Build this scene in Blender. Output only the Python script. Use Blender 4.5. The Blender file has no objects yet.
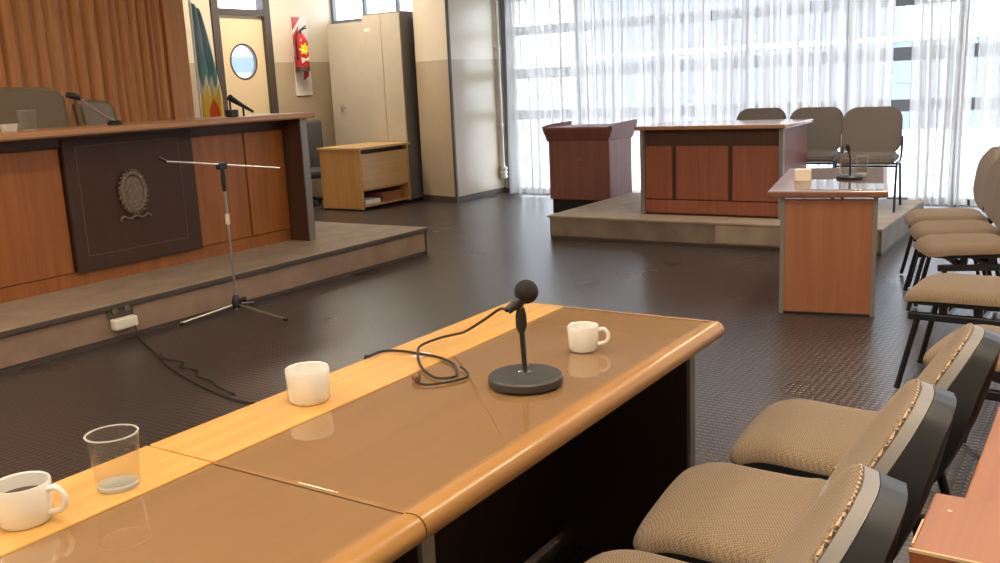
import bpy, bmesh, math, random
from mathutils import Vector, Matrix
PI = math.pi
R = math.radians
scene = bpy.context.scene
C = scene.collection
random.seed(4)

# ------------------------------------------------------------------ materials
def mat(name, color, rough=.5, metal=0, coat=0, bump=None, spec=.5, sheen=0):
    m = bpy.data.materials.new(name); m.use_nodes = True
    b = m.node_tree.nodes['Principled BSDF']
    b.inputs['Base Color'].default_value = (*color, 1)
    b.inputs['Roughness'].default_value = rough
    b.inputs['Metallic'].default_value = metal
    b.inputs['Coat Weight'].default_value = coat
    b.inputs['Coat Roughness'].default_value = .05
    b.inputs['Specular IOR Level'].default_value = spec
    b.inputs['Sheen Weight'].default_value = sheen
    if bump:
        noise_bump(m, *bump)
    return m
def N(m, t): return m.node_tree.nodes.new(t)
def L(m, a, b): m.node_tree.links.new(a, b)
def bsdf(m): return m.node_tree.nodes['Principled BSDF']
def coords(m, scale=(1, 1, 1), rot=(0, 0, 0)):
    t = N(m, 'ShaderNodeTexCoord'); mp = N(m, 'ShaderNodeMapping')
    mp.inputs['Scale'].default_value = scale; mp.inputs['Rotation'].default_value = rot
    L(m, t.outputs['Object'], mp.inputs['Vector']); return mp.outputs['Vector']
def noise_bump(m, scale, strength, dist=.002):
    n = N(m, 'ShaderNodeTexNoise'); n.inputs['Scale'].default_value = scale
    L(m, coords(m), n.inputs['Vector'])
    b = N(m, 'ShaderNodeBump'); b.inputs['Strength'].default_value = strength; b.inputs['Distance'].default_value = dist
    L(m, n.outputs['Fac'], b.inputs['Height']); L(m, b.outputs['Normal'], bsdf(m).inputs['Normal'])
def ramp(m, fac, stops):
    r = N(m, 'ShaderNodeValToRGB'); e = r.color_ramp.elements
    e[0].position, e[0].color = stops[0][0], (*stops[0][1], 1)
    e[1].position, e[1].color = stops[-1][0], (*stops[-1][1], 1)
    for p, c in stops[1:-1]:
        x = e.new(p); x.color = (*c, 1)
    L(m, fac, r.inputs['Fac']); return r.outputs['Color']
def wood(name, c1, c2, axis='x', rough=.4, coat=0, scale=1.0, dist=2.5):
    m = mat(name, c1, rough, coat=coat)
    s = {'x': (1.2, 22, 22), 'y': (22, 1.2, 22), 'z': (22, 22, 1.2)}[axis]
    s = tuple(v * scale for v in s)
    n = N(m, 'ShaderNodeTexNoise'); n.inputs['Scale'].default_value = 1.0
    n.inputs['Detail'].default_value = 6; n.inputs['Roughness'].default_value = .62
    n.inputs['Distortion'].default_value = dist * .2
    L(m, coords(m, s), n.inputs['Vector'])
    L(m, ramp(m, n.outputs['Fac'], [(.3, c2), (.68, c1)]), bsdf(m).inputs['Base Color'])
    return m
def mottled(name, c1, c2, scale, rough, detail=5, **k):
    m = mat(name, c1, rough, **k)
    n = N(m, 'ShaderNodeTexNoise'); n.inputs['Scale'].default_value = scale; n.inputs['Detail'].default_value = detail
    L(m, coords(m), n.inputs['Vector'])
    L(m, ramp(m, n.outputs['Fac'], [(.35, c2), (.65, c1)]), bsdf(m).inputs['Base Color'])
    return m

M = {}
M['honey'] = wood('honey wood', (.66, .38, .105), (.56, .29, .07), 'x', .45, coat=.1)
M['nosing'] = wood('golden brown wood edging', (.48, .25, .07), (.35, .165, .04), 'x', .42, coat=.2)
M['tabletop'] = wood('brown veneer', (.36, .188, .078), (.31, .16, .066), 'x', .5)
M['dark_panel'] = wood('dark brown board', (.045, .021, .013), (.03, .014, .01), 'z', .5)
M['judge_panel'] = wood('orange brown veneer', (.36, .125, .025), (.25, .078, .015), 'z', .5, coat=0)
M['judge_dark'] = wood('dark stained wood', (.085, .035, .022), (.06, .025, .016), 'z', .55)
M['judge_top'] = wood('reddish wood top', (.52, .27, .13), (.40, .19, .085), 'x', .4, coat=.15)
M['emblem_panel'] = wood('blackish brown panel', (.058, .024, .014), (.046, .019, .011), 'z', .7)
M['slat'] = wood('slatted wall wood', (.60, .27, .09), (.42, .17, .055), 'z', .55)
M['red_wood'] = wood('reddish brown veneer', (.32, .105, .058), (.235, .072, .04), 'z', .45)
M['mahog'] = wood('purplish brown veneer', (.24, .095, .075), (.19, .072, .057), 'z', .48)
M['orange_wood'] = wood('salmon brown veneer', (.36, .145, .075), (.29, .11, .056), 'z', .42)
M['side_top'] = wood('dull reddish brown top', (.26, .115, .07), (.2, .085, .05), 'x', .35, coat=.2)
M['desk_top'] = wood('light brown top', (.42, .22, .12), (.33, .16, .085), 'y', .22, coat=.5)
M['pine'] = wood('light yellowish wood', (.62, .34, .12), (.52, .27, .085), 'z', .5)
M['pine_top'] = wood('light wood board', (.66, .43, .2), (.56, .34, .15), 'x', .4)
M['rail'] = wood('varnished orange wood', (.35, .12, .042), (.27, .085, .03), 'x', .45, coat=.1)
M['raw_wood'] = mat('bare chipped wood', (.75, .52, .3), .7)
M['steel_edge'] = mat('grey metal trim', (.23, .21, .2), .45, .2)
M['chrome'] = mat('chrome', (.75, .75, .76), .15, 1)
M['satin'] = mat('satin metal tube', (.5, .48, .46), .32, .9)
M['black'] = mat('black plastic', (.012, .012, .014), .42)
M['blackm'] = mat('black painted steel', (.014, .014, .018), .35)
M['base_grey'] = mat('dark grey cast base', (.045, .042, .04), .5)
M['foam'] = mat('black foam windscreen', (.02, .018, .018), .95, bump=(900, .6, .001))
M['cable'] = mat('black cable', (.02, .014, .012), .5)
M['brown_plug'] = mat('brown plastic plug', (.2, .07, .03), .5)
M['china'] = mat('white glazed china', (.82, .80, .76), .18, coat=.4)
M['coffee'] = mat('coffee', (.06, .035, .02), .1)
M['grey_shell'] = mat('grey vinyl edging', (.27, .255, .245), .5)
M['cream'] = mottled('cream gloss paint', (.74, .66, .52), (.71, .63, .49), 3, .4)
M['beige'] = mottled('beige gloss paint', (.50, .41, .29), (.47, .385, .27), 3, .3)
M['ceiling'] = mat('white ceiling paint', (.75, .72, .66), .8)
M['door'] = mat('pale yellow door paint', (.80, .65, .41), .4)
M['frame'] = mat('dark brown frame', (.075, .06, .05), .45)
M['winframe'] = mat('dark grey window frame', (.17, .195, .23), .45)
M['locker'] = mottled('beige enamelled steel', (.50, .45, .36), (.47, .42, .34), 4, .45)
M['locker_side'] = mat('grey enamelled steel', (.16, .15, .15), .5)
M['carpet'] = mottled('taupe platform covering', (.42, .32, .235), (.34, .26, .19), 6, .75)
M['carpet_r'] = mottled('worn taupe covering', (.40, .32, .25), (.31, .25, .195), 5, .7)
M['riser'] = mottled('brown worn riser', (.33, .225, .155), (.26, .17, .12), 5, .65)
M['riser_r'] = mottled('grey brown worn riser', (.26, .20, .155), (.17, .13, .10), 4, .6)
M['edge_dark'] = mat('dark rubber nosing', (.075, .055, .045), .6)
M['olive'] = mat('olive brown upholstery', (.22, .165, .095), .6)
M['grey_fab'] = mat('grey brown upholstery', (.17, .15, .14), .85, bump=(300, .4, .001))
M['glare_fab'] = mat('upholstery greyed with glare', (.25, .21, .18), .85, bump=(300, .4, .001))  # tan backrests turned grey: window glare put into the colour
M['dgrey_fab'] = mat('dark grey upholstery', (.075, .07, .075), .8)
M['whitepl'] = mat('white plastic', (.8, .76, .66), .4)
M['paper'] = mat('white paper', (.8, .78, .74), .7)
M['red'] = mat('red enamel', (.55, .03, .03), .3)
M['yellow'] = mat('yellow print', (.9, .72, .05), .5)
M['gold'] = mat('brass', (.7, .5, .2), .3, .9)
M['emblem'] = mottled('dull brass relief', (.22, .17, .12), (.11, .085, .06), 60, .6)
M['line'] = mat('pale inlay line', (.13, .09, .075), .5)
M['outside'] = mat('pale concrete outside', (.75, .75, .74), .9)
M['bld'] = mat('blue grey facade', (.19, .215, .25), .8)
M['bld_light'] = mat('white facade band', (.85, .87, .9), .8)
M['cream_box'] = mat('cream card', (.95, .86, .72), .5)

# tweed of the shell chairs: a small woven check
m = mat('brown woven tweed', (.3, .2, .12), .9, sheen=.1)
v = coords(m, (1, 1, 1), (0, 0, R(20)))
ck = N(m, 'ShaderNodeTexChecker'); ck.inputs['Scale'].default_value = 240
ck.inputs['Color1'].default_value = (.30, .212, .135, 1); ck.inputs['Color2'].default_value = (.16, .11, .068, 1)
L(m, v, ck.inputs['Vector']); L(m, ck.outputs['Color'], bsdf(m).inputs['Base Color'])
bp = N(m, 'ShaderNodeBump'); bp.inputs['Strength'].default_value = .3; bp.inputs['Distance'].default_value = .001
L(m, ck.outputs['Fac'], bp.inputs['Height']); L(m, bp.outputs['Normal'], bsdf(m).inputs['Normal'])
M['tweed'] = m
# welting thread, alternating light and dark stitches
m = mat('stitched welting', (.3, .2, .12), .8)
ck = N(m, 'ShaderNodeTexChecker'); ck.inputs['Scale'].default_value = 110
ck.inputs['Color1'].default_value = (.55, .42, .28, 1); ck.inputs['Color2'].default_value = (.12, .07, .04, 1)
L(m, coords(m), ck.inputs['Vector']); L(m, ck.outputs['Color'], bsdf(m).inputs['Base Color'])
M['welt'] = m

# studded rubber floor
m = mat('dark studded rubber floor', (.05, .038, .034), .33)
v = coords(m)
vo = N(m, 'ShaderNodeTexVoronoi'); vo.inputs['Scale'].default_value = 1; vo.inputs['Randomness'].default_value = 0
mp = N(m, 'ShaderNodeMapping'); mp.inputs['Scale'].default_value = (30, 30, 0)
tc = N(m, 'ShaderNodeTexCoord'); L(m, tc.outputs['Object'], mp.inputs['Vector']); L(m, mp.outputs['Vector'], vo.inputs['Vector'])
studs = N(m, 'ShaderNodeMapRange'); studs.inputs['From Min'].default_value = .30; studs.inputs['From Max'].default_value = .42
studs.inputs['To Min'].default_value = 1; studs.inputs['To Max'].default_value = 0
L(m, vo.outputs['Distance'], studs.inputs['Value'])
bp = N(m, 'ShaderNodeBump'); bp.inputs['Strength'].default_value = .5; bp.inputs['Distance'].default_value = .002
L(m, studs.outputs['Result'], bp.inputs['Height']); L(m, bp.outputs['Normal'], bsdf(m).inputs['Normal'])
nz = N(m, 'ShaderNodeTexNoise'); nz.inputs['Scale'].default_value = 1.1; nz.inputs['Detail'].default_value = 2
L(m, v, nz.inputs['Vector'])
mx = N(m, 'ShaderNodeMix'); mx.data_type = 'RGBA'; mx.inputs['B'].default_value = (.080, .063, .058, 1)
L(m, ramp(m, nz.outputs['Fac'], [(.30, (.038, .029, .027)), (.75, (.050, .039, .036))]), mx.inputs['A'])
L(m, studs.outputs['Result'], mx.inputs['Factor']); L(m, mx.outputs['Result'], bsdf(m).inputs['Base Color'])
rr = N(m, 'ShaderNodeMapRange'); rr.inputs['To Min'].default_value = .26; rr.inputs['To Max'].default_value = .30
L(m, nz.outputs['Fac'], rr.inputs['Value']); L(m, rr.outputs['Result'], bsdf(m).inputs['Roughness'])
M['floor'] = m

def glassy(name, tint=(1, 1, 1), ior=1.5, rough=0.0, body=0.0, bodycol=(.8, .8, .8)):
    m = bpy.data.materials.new(name); m.use_nodes = True
    nt = m.node_tree; nt.nodes.clear()
    out = nt.nodes.new('ShaderNodeOutputMaterial'); mix = nt.nodes.new('ShaderNodeMixShader')
    tr = nt.nodes.new('ShaderNodeBsdfTransparent'); gl = nt.nodes.new('ShaderNodeBsdfGlossy'); fr = nt.nodes.new('ShaderNodeFresnel')
    tr.inputs['Color'].default_value = (*tint, 1); gl.inputs['Roughness'].default_value = rough
    fr.inputs['IOR'].default_value = ior
    geo = nt.nodes.new('ShaderNodeNewGeometry'); inv = nt.nodes.new('ShaderNodeMath'); inv.operation = 'SUBTRACT'; inv.inputs[0].default_value = 1
    mu = nt.nodes.new('ShaderNodeMath'); mu.operation = 'MULTIPLY'
    nt.links.new(geo.outputs['Backfacing'], inv.inputs[1]); nt.links.new(inv.outputs[0], mu.inputs[0]); nt.links.new(fr.outputs[0], mu.inputs[1])
    nt.links.new(mu.outputs[0], mix.inputs[0]); nt.links.new(tr.outputs[0], mix.inputs[1]); nt.links.new(gl.outputs[0], mix.inputs[2])
    last = mix
    if body:
        df = nt.nodes.new('ShaderNodeBsdfDiffuse'); df.inputs['Color'].default_value = (*bodycol, 1)
        m2 = nt.nodes.new('ShaderNodeMixShader'); m2.inputs[0].default_value = body
        nt.links.new(mix.outputs[0], m2.inputs[1]); nt.links.new(df.outputs[0], m2.inputs[2]); last = m2
    nt.links.new(last.outputs[0], out.inputs['Surface'])
    return m
M['pane'] = glassy('window glass', (.95, .97, 1))
M['sheet'] = glassy('table glass', (.97, .98, .96), 1.75)
M['tumbler'] = glassy('drinking glass', (.95, .95, .94), 1.45, 0, .02)
M['pane_port'] = glassy('porthole glass', (.8, .88, .95), 1.5, 0, .15, (.5, .6, .7))

# sheer curtain cloth: threads leave gaps; density varies along its width
m = bpy.data.materials.new('sheer white curtain'); m.use_nodes = True
nt = m.node_tree; nt.nodes.clear()
out = nt.nodes.new('ShaderNodeOutputMaterial'); mix = nt.nodes.new('ShaderNodeMixShader')
tr = nt.nodes.new('ShaderNodeBsdfTransparent')
df = nt.nodes.new('ShaderNodeBsdfDiffuse'); df.inputs['Color'].default_value = (.82, .80, .78, 1)
tl = nt.nodes.new('ShaderNodeBsdfTranslucent'); tl.inputs['Color'].default_value = (.84, .82, .81, 1)
ad = nt.nodes.new('ShaderNodeMixShader'); ad.inputs[0].default_value = .55
nt.links.new(df.outputs[0], ad.inputs[1]); nt.links.new(tl.outputs[0], ad.inputs[2])
tc = nt.nodes.new('ShaderNodeTexCoord'); mp = nt.nodes.new('ShaderNodeMapping'); mp.inputs['Scale'].default_value = (1, 8, .1)
nz = nt.nodes.new('ShaderNodeTexNoise'); nz.inputs['Scale'].default_value = 1; nz.inputs['Detail'].default_value = 3
nt.links.new(tc.outputs['Object'], mp.inputs['Vector']); nt.links.new(mp.outputs['Vector'], nz.inputs['Vector'])
mr = nt.nodes.new('ShaderNodeMapRange'); mr.inputs['From Min'].default_value = .38; mr.inputs['From Max'].default_value = .66
mr.inputs['To Min'].default_value = .50; mr.inputs['To Max'].default_value = .93
nt.links.new(nz.outputs['Fac'], mr.inputs['Value'])
nt.links.new(mr.outputs['Result'], mix.inputs[0])
nt.links.new(tr.outputs[0], mix.inputs[1]); nt.links.new(ad.outputs[0], mix.inputs[2]); nt.links.new(mix.outputs[0], out.inputs['Surface'])
M['sheer'] = m

def emis(name, col, s):
    m = bpy.data.materials.new(name); m.use_nodes = True
    b = bsdf(m); b.inputs['Emission Color'].default_value = (*col, 1); b.inputs['Emission Strength'].default_value = s
    b.inputs['Base Color'].default_value = (.8, .8, .8, 1); return m
M['tube'] = emis('fluorescent diffuser', (1, .84, .64), 38)

# ------------------------------------------------------------------ mesh helpers
def NB(): return bmesh.new()
def box(bm, x0, x1, y0, y1, z0, z1, bev=0, seg=2, mtx=None):
    t = bmesh.new(); bmesh.ops.create_cube(t, size=1)
    sx, sy, sz = abs(x1 - x0), abs(y1 - y0), abs(z1 - z0)
    for v in t.verts:
        v.co = Vector((v.co.x * sx + (x0 + x1) / 2, v.co.y * sy + (y0 + y1) / 2, v.co.z * sz + (z0 + z1) / 2))
    if bev:
        bmesh.ops.bevel(t, geom=list(t.edges), offset=min(bev, .45 * min(sx, sy, sz)), segments=seg, affect='EDGES', profile=.5)
    merge(bm, t, mtx); return bm
def merge(bm, t, mtx=None):
    if mtx is not None: bmesh.ops.transform(t, matrix=mtx, verts=list(t.verts))
    me = bpy.data.meshes.new('tmp'); t.to_mesh(me); t.free(); bm.from_mesh(me); bpy.data.meshes.remove(me)
def lathe(bm, prof, seg=32, loc=(0, 0, 0), mtx=None):
    t = bmesh.new(); rings = []
    for r, z in prof:
        if r < 1e-6: rings.append([t.verts.new((0, 0, z))])
        else: rings.append([t.verts.new((r * math.cos(2 * PI * k / seg), r * math.sin(2 * PI * k / seg), z)) for k in range(seg)])
    for a, b in zip(rings, rings[1:]):
        for k in range(seg):
            p, q = k, (k + 1) % seg
            if len(a) == 1 and len(b) == 1: continue
            if len(a) == 1: t.faces.new((a[0], b[q], b[p]))
            elif len(b) == 1: t.faces.new((a[p], a[q], b[0]))
            else: t.faces.new((a[p], a[q], b[q], b[p]))
    bmesh.ops.recalc_face_normals(t, faces=list(t.faces))
    mm = Matrix.Translation(loc) @ (mtx if mtx is not None else Matrix.Identity(4))
    merge(bm, t, mm)
    return bm
def smooth_path(pts, n=8):
    P = [Vector(p) for p in pts]; out = []
    for i in range(len(P) - 1):
        p0, p1, p2, p3 = P[max(i - 1, 0)], P[i], P[i + 1], P[min(i + 2, len(P) - 1)]
        for k in range(n):
            t = k / n
            out.append(.5 * ((2 * p1) + (-p0 + p2) * t + (2 * p0 - 5 * p1 + 4 * p2 - p3) * t * t + (-p0 + 3 * p1 - 3 * p2 + p3) * t ** 3))
    out.append(P[-1]); return out
def tube(bm, pts, r, seg=10, smooth=0, closed=False, rs=None):
    P = smooth_path(pts, smooth) if smooth else [Vector(p) for p in pts]
    n = len(P); rings = []; up = None
    for i, p in enumerate(P):
        if closed: d = (P[(i + 1) % n] - P[i - 1])
        else: d = (P[min(i + 1, n - 1)] - P[max(i - 1, 0)])
        d.normalize()
        if up is None:
            up = Vector((0, 0, 1)) if abs(d.z) < .9 else Vector((1, 0, 0))
        s = d.cross(up); s.normalize(); up = s.cross(d); up.normalize()
        rad = rs[i] if rs else r
        rings.append([bm.verts.new(p + (s * math.cos(2 * PI * k / seg) + up * math.sin(2 * PI * k / seg)) * rad) for k in range(seg)])
    m_ = n if closed else n - 1
    for i in range(m_):
        a, b = rings[i], rings[(i + 1) % n]
        for k in range(seg): bm.faces.new((a[k], a[(k + 1) % seg], b[(k + 1) % seg], b[k]))
    if not closed:
        bm.faces.new(rings[0][::-1]); bm.faces.new(rings[-1])
    return bm
def prism(bm, pts2, axis, a, b, mtx=None):
    """extrude a 2-D outline between a and b along axis; outline given in the other two axes in order"""
    def P(u, v, w):
        return {'x': (w, u, v), 'y': (u, w, v), 'z': (u, v, w)}[axis]
    t = bmesh.new()
    A = [t.verts.new(P(u, v, a)) for u, v in pts2]; B = [t.verts.new(P(u, v, b)) for u, v in pts2]
    n = len(pts2)
    for k in range(n): t.faces.new((A[k], A[(k + 1) % n], B[(k + 1) % n], B[k]))
    t.faces.new(A[::-1]); t.faces.new(B)
    bmesh.ops.recalc_face_normals(t, faces=list(t.faces)); merge(bm, t, mtx); return bm
def rrect(w, h, r, n=6, cx=0, cy=0):
    out = []
    for sx, sy, a0 in ((1, 1, 0), (-1, 1, 90), (-1, -1, 180), (1, -1, 270)):
        for k in range(n + 1):
            a = R(a0 + 90 * k / n)
            out.append((cx + sx * (w / 2 - r) + r * math.cos(a), cy + sy * (h / 2 - r) + r * math.sin(a)))
    return out

def obj(name, bm, material, parent=None, smooth=False, label=None):
    bmesh.ops.recalc_face_normals(bm, faces=list(bm.faces))
    me = bpy.data.meshes.new(name); bm.to_mesh(me); bm.free()
    me.materials.append(M[material] if isinstance(material, str) else material)
    if smooth:
        for p in me.polygons: p.use_smooth = True
        try: me.set_sharp_from_angle(angle=R(38))
        except Exception: pass
    o = bpy.data.objects.new(name, me); C.objects.link(o)
    if parent: o.parent = parent
    if label: o['label'] = label
    return o
def tag(o, label, cat, group=None):
    o['label'] = label; o['category'] = cat
    if group: o['group'] = group
    return o
def thing(name, label, cat, loc=(0, 0, 0), rz=0, group=None):
    o = bpy.data.objects.new(name, None); C.objects.link(o)
    o.location = loc; o.rotation_euler = (0, 0, rz); o.empty_display_size = .1
    return tag(o, label, cat, group)
def struct(name, bm, material, smooth=False, parent=None):
    o = obj(name, bm, material, parent, smooth)
    if not parent: o['kind'] = 'structure'
    return o
def kids(o): return [c for c in bpy.data.objects if c.parent == o]
def dup(root, loc, rz, label, group=None):
    def cp(o, par):
        c = o.copy(); C.objects.link(c)
        if par: c.parent = par
        for k in kids(o): cp(k, c)
        return c
    r = cp(root, None); r.location = loc; r.rotation_euler = (0, 0, rz); r['label'] = label
    if group: r['group'] = group
    return r

# ------------------------------------------------------------------ room shell
CE = 3.3
struct('floor', box(NB(), -3, 11.25, -2.6, 9.7, -.1, 0), 'floor')
struct('ceiling', box(NB(), -3, 11.25, -2.6, 9.7, CE, CE + .1), 'ceiling')
struct('wall_back', box(NB(), -3.15, -3, -2.6, 9.7, 0, CE), 'cream')
struct('wall_right', box(NB(), -3, 11.25, -2.75, -2.6, 0, CE), 'cream')

# left wall behind the bench: irregular vertical boards, one relief surface
bm = NB()
box(bm, -3, 6.42, 7.84, 7.95, 0, CE)
x = -3.0; rnd = random.Random(7)
while x < 6.1:
    w = rnd.choice([.06, .085, .13, .10, .15]); d = rnd.choice([.025, .035, .05, .03])
    t = w * .35
    prism(bm, [(x, 7.84), (x + t, 7.84 - d), (x + w - t, 7.84 - d), (x + w, 7.84)], 'z', .24, CE)
    x += w + rnd.choice([.002, .006, .015, .004])
box(bm, x + .01, 6.42, 7.80, 7.84, .24, CE)
struct('wall_left', bm, 'slat')
bm = NB(); box(bm, 6.30, 6.40, 7.95, 9.5, 0, CE)
struct('wall_left_return', bm, 'cream')

# wall with the porthole door (y = 9.5) : two paint colours
DZ = 1.87
W9 = 9.5
for (a, b) in ((6.40, 8.20), (9.27, 10.35)):
    pass
lo = NB(); hi = NB()
for (a, b) in ((6.40, 8.22), (9.20, 10.35)):
    box(lo, a, b, W9, W9 + .15, 0, DZ); box(hi, a, b, W9, W9 + .15, DZ, CE)
box(hi, 8.22, 9.20, W9, W9 + .15, 3.1, CE)
w = struct('wall_far_left', hi, 'cream'); w2 = struct('dado', lo, 'beige', parent=w)

# door_1 with porthole and transom window
d = bpy.data.objects.new('door_1', None); C.objects.link(d); d.location = (8.71, W9, 0); d['kind'] = 'structure'
bm = NB()
ring = [(.21 * math.cos(2 * PI * k / 48), 1.88 + .21 * math.sin(2 * PI * k / 48)) for k in range(48)]
# door leaf with a round hole: bridge square to circle
t = bmesh.new()
x0, x1, z0, z1 = -.37, .37, .0, 2.44
def ray_to_rect(a):
    c, s = math.cos(a), math.sin(a)
    k = min([v for v in ((x1 / c) if c > 1e-9 else (x0 / c if c < -1e-9 else 1e9), ((z1 - 1.88) / s) if s > 1e-9 else ((z0 - 1.88) / s if s < -1e-9 else 1e9))])
    return (c * k, 1.88 + s * k)
angs = sorted(set([2 * PI * k / 48 for k in range(48)] + [math.atan2(zz - 1.88, xx) % (2 * PI) for xx in (x0, x1) for zz in (z0, z1)]))
for yy in (.03, .07):
    pass
inner = {}; outer = {}
for yy in (.03, .07):
    inner[yy] = [t.verts.new((.21 * math.cos(a), yy, 1.88 + .21 * math.sin(a))) for a in angs]
    outer[yy] = [t.verts.new((ray_to_rect(a)[0], yy, ray_to_rect(a)[1])) for a in angs]
n = len(angs)
for yy in (.03, .07):
    for k in range(n): t.faces.new((inner[yy][k], inner[yy][(k + 1) % n], outer[yy][(k + 1) % n], outer[yy][k]))
for k in range(n):
    t.faces.new((inner[.03][k], inner[.03][(k + 1) % n], inner[.07][(k + 1) % n], inner[.07][k]))
    t.faces.new((outer[.03][k], outer[.03][(k + 1) % n], outer[.07][(k + 1) % n], outer[.07][k]))
obj('door_leaf', t, 'door', d)
ax = Matrix.Rotation(R(-90), 4, 'X')
bm = NB(); lathe(bm, [(.205, -.005), (.228, -.005), (.228, .045), (.205, .045), (.205, -.005)], 48, (0, .03, 1.88), Matrix.Rotation(R(-90), 4, 'X'))
obj('porthole_ring', bm, 'frame', d, True)
bm = NB(); lathe(bm, [(0, 0), (.206, 0), (.206, .006), (0, .006)], 48, (0, .045, 1.88), ax)
obj('porthole_glass', bm, 'pane_port', d)
bm = NB()
box(bm, -.485, -.372, -.02, .12, 0, 3.08, .004); box(bm, .372, .485, -.02, .12, 0, 3.08, .004)
box(bm, -.372, .372, -.02, .12, 2.445, 2.53, .004); box(bm, -.372, .372, -.02, .12, 3.0, 3.08, .004)
obj('door_frame', bm, 'frame', d)
obj('transom_glass', box(NB(), -.372, .372, .05, .056, 2.53, 3.0), 'pane', d)
bm = NB(); tube(bm, [(.31, .03, 1.02), (.31, -.03, 1.02), (.22, -.03, 1.02)], .009, 8)
obj('door_handle', bm, 'chrome', d, True)

# recess wall behind the lockers with its high window
lo = NB(); hi = NB()
box(lo, 10.35, 10.5, 7.72, 9.65, 0, DZ)
box(hi, 10.35, 10.5, 7.72, 9.65, DZ, 2.38); box(hi, 10.35, 10.5, 7.72, 9.65, 3.15, CE)
box(hi, 10.35, 10.5, 9.5, 9.65, 2.38, 3.15)
w = struct('wall_recess', hi, 'cream'); struct('dado', lo, 'beige', parent=w)
d = bpy.data.objects.new('window_2', None); C.objects.link(d); d.location = (10.4, 8.6, 2.38); d['kind'] = 'structure'
bm = NB()
box(bm, -.02, .04, -.88, .9, 0, .05); box(bm, -.02, .04, -.88, .9, .72, .77)
for yy in (-.88, -.3, .28, .86): box(bm, -.02, .04, yy, yy + .04, .05, .72)
obj('window_frame', bm, 'winframe', d)
obj('window_pane', box(NB(), .005, .011, -.86, .88, .05, .72), 'pane', d)

# column between recess and window wall
PZ = 1.78
def colm(z0, z1, e=0):
    return prism(NB(), [(9.79 - e, 7.07 - e), (10.96, 7.07 - e), (10.96, 7.72 + e), (9.95 - e, 7.72 + e)], 'z', z0, z1)
w = struct('wall_column', colm(PZ, CE), 'cream'); struct('dado', colm(.07, PZ), 'beige', parent=w)
struct('plinth', colm(0, .07, .008), 'edge_dark', parent=w)
bm = NB(); box(bm, 9.775, 9.815, 7.055, 7.085, .07, CE, .004); obj('corner_guard', bm, 'frame', w)

# ------------------------------------------------------------------ window wall x = 11
d = bpy.data.objects.new('window_1', None); C.objects.link(d); d.location = (11, 3.5, 0); d['kind'] = 'structure'
bm = NB()
ys = [6.98, 5.9, 4.79, 3.68, 2.57, 1.46, .35, -.76, -1.87, -2.56]
for i, yy in enumerate(ys):
    wd = .05 if i == 0 else .035
    box(bm, -.06, .06, yy - 3.5 - wd, yy - 3.5 + wd, .0, 2.58, .004)
for z0, z1 in ((0, .06), (.97, 1.10), (1.50, 1.64), (2.06, 2.18), (2.50, 2.58),):
    box(bm, -.045, .045, -6.06, 3.5, z0, z1, .004)
obj('window_frame', bm, 'winframe', d)
for a, b in zip(ys, ys[1:]):
    for z0, z1 in ((.06, .97), (1.10, 1.50), (1.64, 2.06), (2.18, 2.50)):
        obj('window_pane', box(NB(), -.003, .003, b - 3.5 + .035, a - 3.5 - .035, z0, z1), 'pane', d)
box(NB(), 0, 0, 0, 0, 0, 0)
struct('wall_window_head', box(NB(), 10.90, 11.25, -2.6, 7.0, 2.585, CE), 'cream')
bm = NB(); box(bm, 10.965, 11.25, 7.035, 7.72, 0, CE); struct('wall_window_end', bm, 'cream')
struct('baseboard_window', box(NB(), 10.86, 10.93, -2.6, 7.03, 0, .06, .004), 'edge_dark')

# outside: ground and buildings, seen through the glass
struct('ground_outside', box(NB(), 11.3, 60, -40, 50, -.35, -.25), 'outside')
g = thing('building', 'long blue grey building with white floor bands across the yard', 'building', (28, 2, -.25))
bm = NB(); box(bm, 0, 8, -3, 12.6, 0, 2.4); box(bm, 0, 8, 4.6, 12.6, 2.4, 5.2); obj('wall', bm, 'bld', g)
for z in (2.35, 3.3, 5.1):
    lo_ = -3.05 if z < 3 else 4.55
    obj('floor_band', box(NB(), -.12, .0, lo_, 12.65, z, z + .14), 'bld_light', g)
rr_ = random.Random(3)
for k in range(12):
    yy = -2.4 + k * 1.25
    obj('window', box(NB(), -.04, .0, yy, yy + .7, 1.25, 2.35), 'winframe', g)

g = thing('building', 'low white and blue grey building glimpsed through the porthole', 'building', (14, 28, -.25))
bm = NB(); box(bm, 0, 22, 0, 6, 0, 2.55); obj('lower_wall', bm, 'bld_light', g)
obj('upper_band', box(NB(), 0, 22, 0, 6, 2.55, 3.15), 'bld', g)
# ------------------------------------------------------------------ curtains
def curtain(y0, y1, label, folds, amp=.05, seed=0, z0=.03, z1=2.6):
    rnd = random.Random(seed); w = y1 - y0; n = int(folds * 14)
    ph = [rnd.uniform(0, 6.28) for _ in range(4)]
    g = thing('sheer_curtain', label, 'curtain', (10.60, (y0 + y1) / 2, 0), 0, 'white sheer curtains of the window wall')
    bm = NB(); rows = []
    zs = [z0 + (z1 - z0) * j / 14 for j in range(15)]
    for z in zs:
        k = 1 - .45 * (z - z0) / (z1 - z0); row = []
        for i in range(n + 1):
            s = i / n
            a = 2 * PI * folds * s
            dx = amp * k * (math.sin(a + .8 * math.sin(a * .31 + ph[0])) + .3 * math.sin(2.3 * a + ph[1] + .3 * z))
            dy = .018 * math.sin(2 * a + ph[2]) + .01 * math.sin(z * 1.7 + ph[3] + s * 6)
            row.append(bm.verts.new((dx, -w / 2 + w * s + dy, z)))
        rows.append(row)
    for a, b in zip(rows, rows[1:]):
        for i in range(n): bm.faces.new((a[i], a[i + 1], b[i + 1], b[i]))
    obj('cloth', bm, 'sheer', g, True)
    bm = NB(); box(bm, -.02, .02, -w / 2, w / 2, z1, z1 + .05, .004); obj('heading', bm, 'paper', g)
    return g
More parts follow.
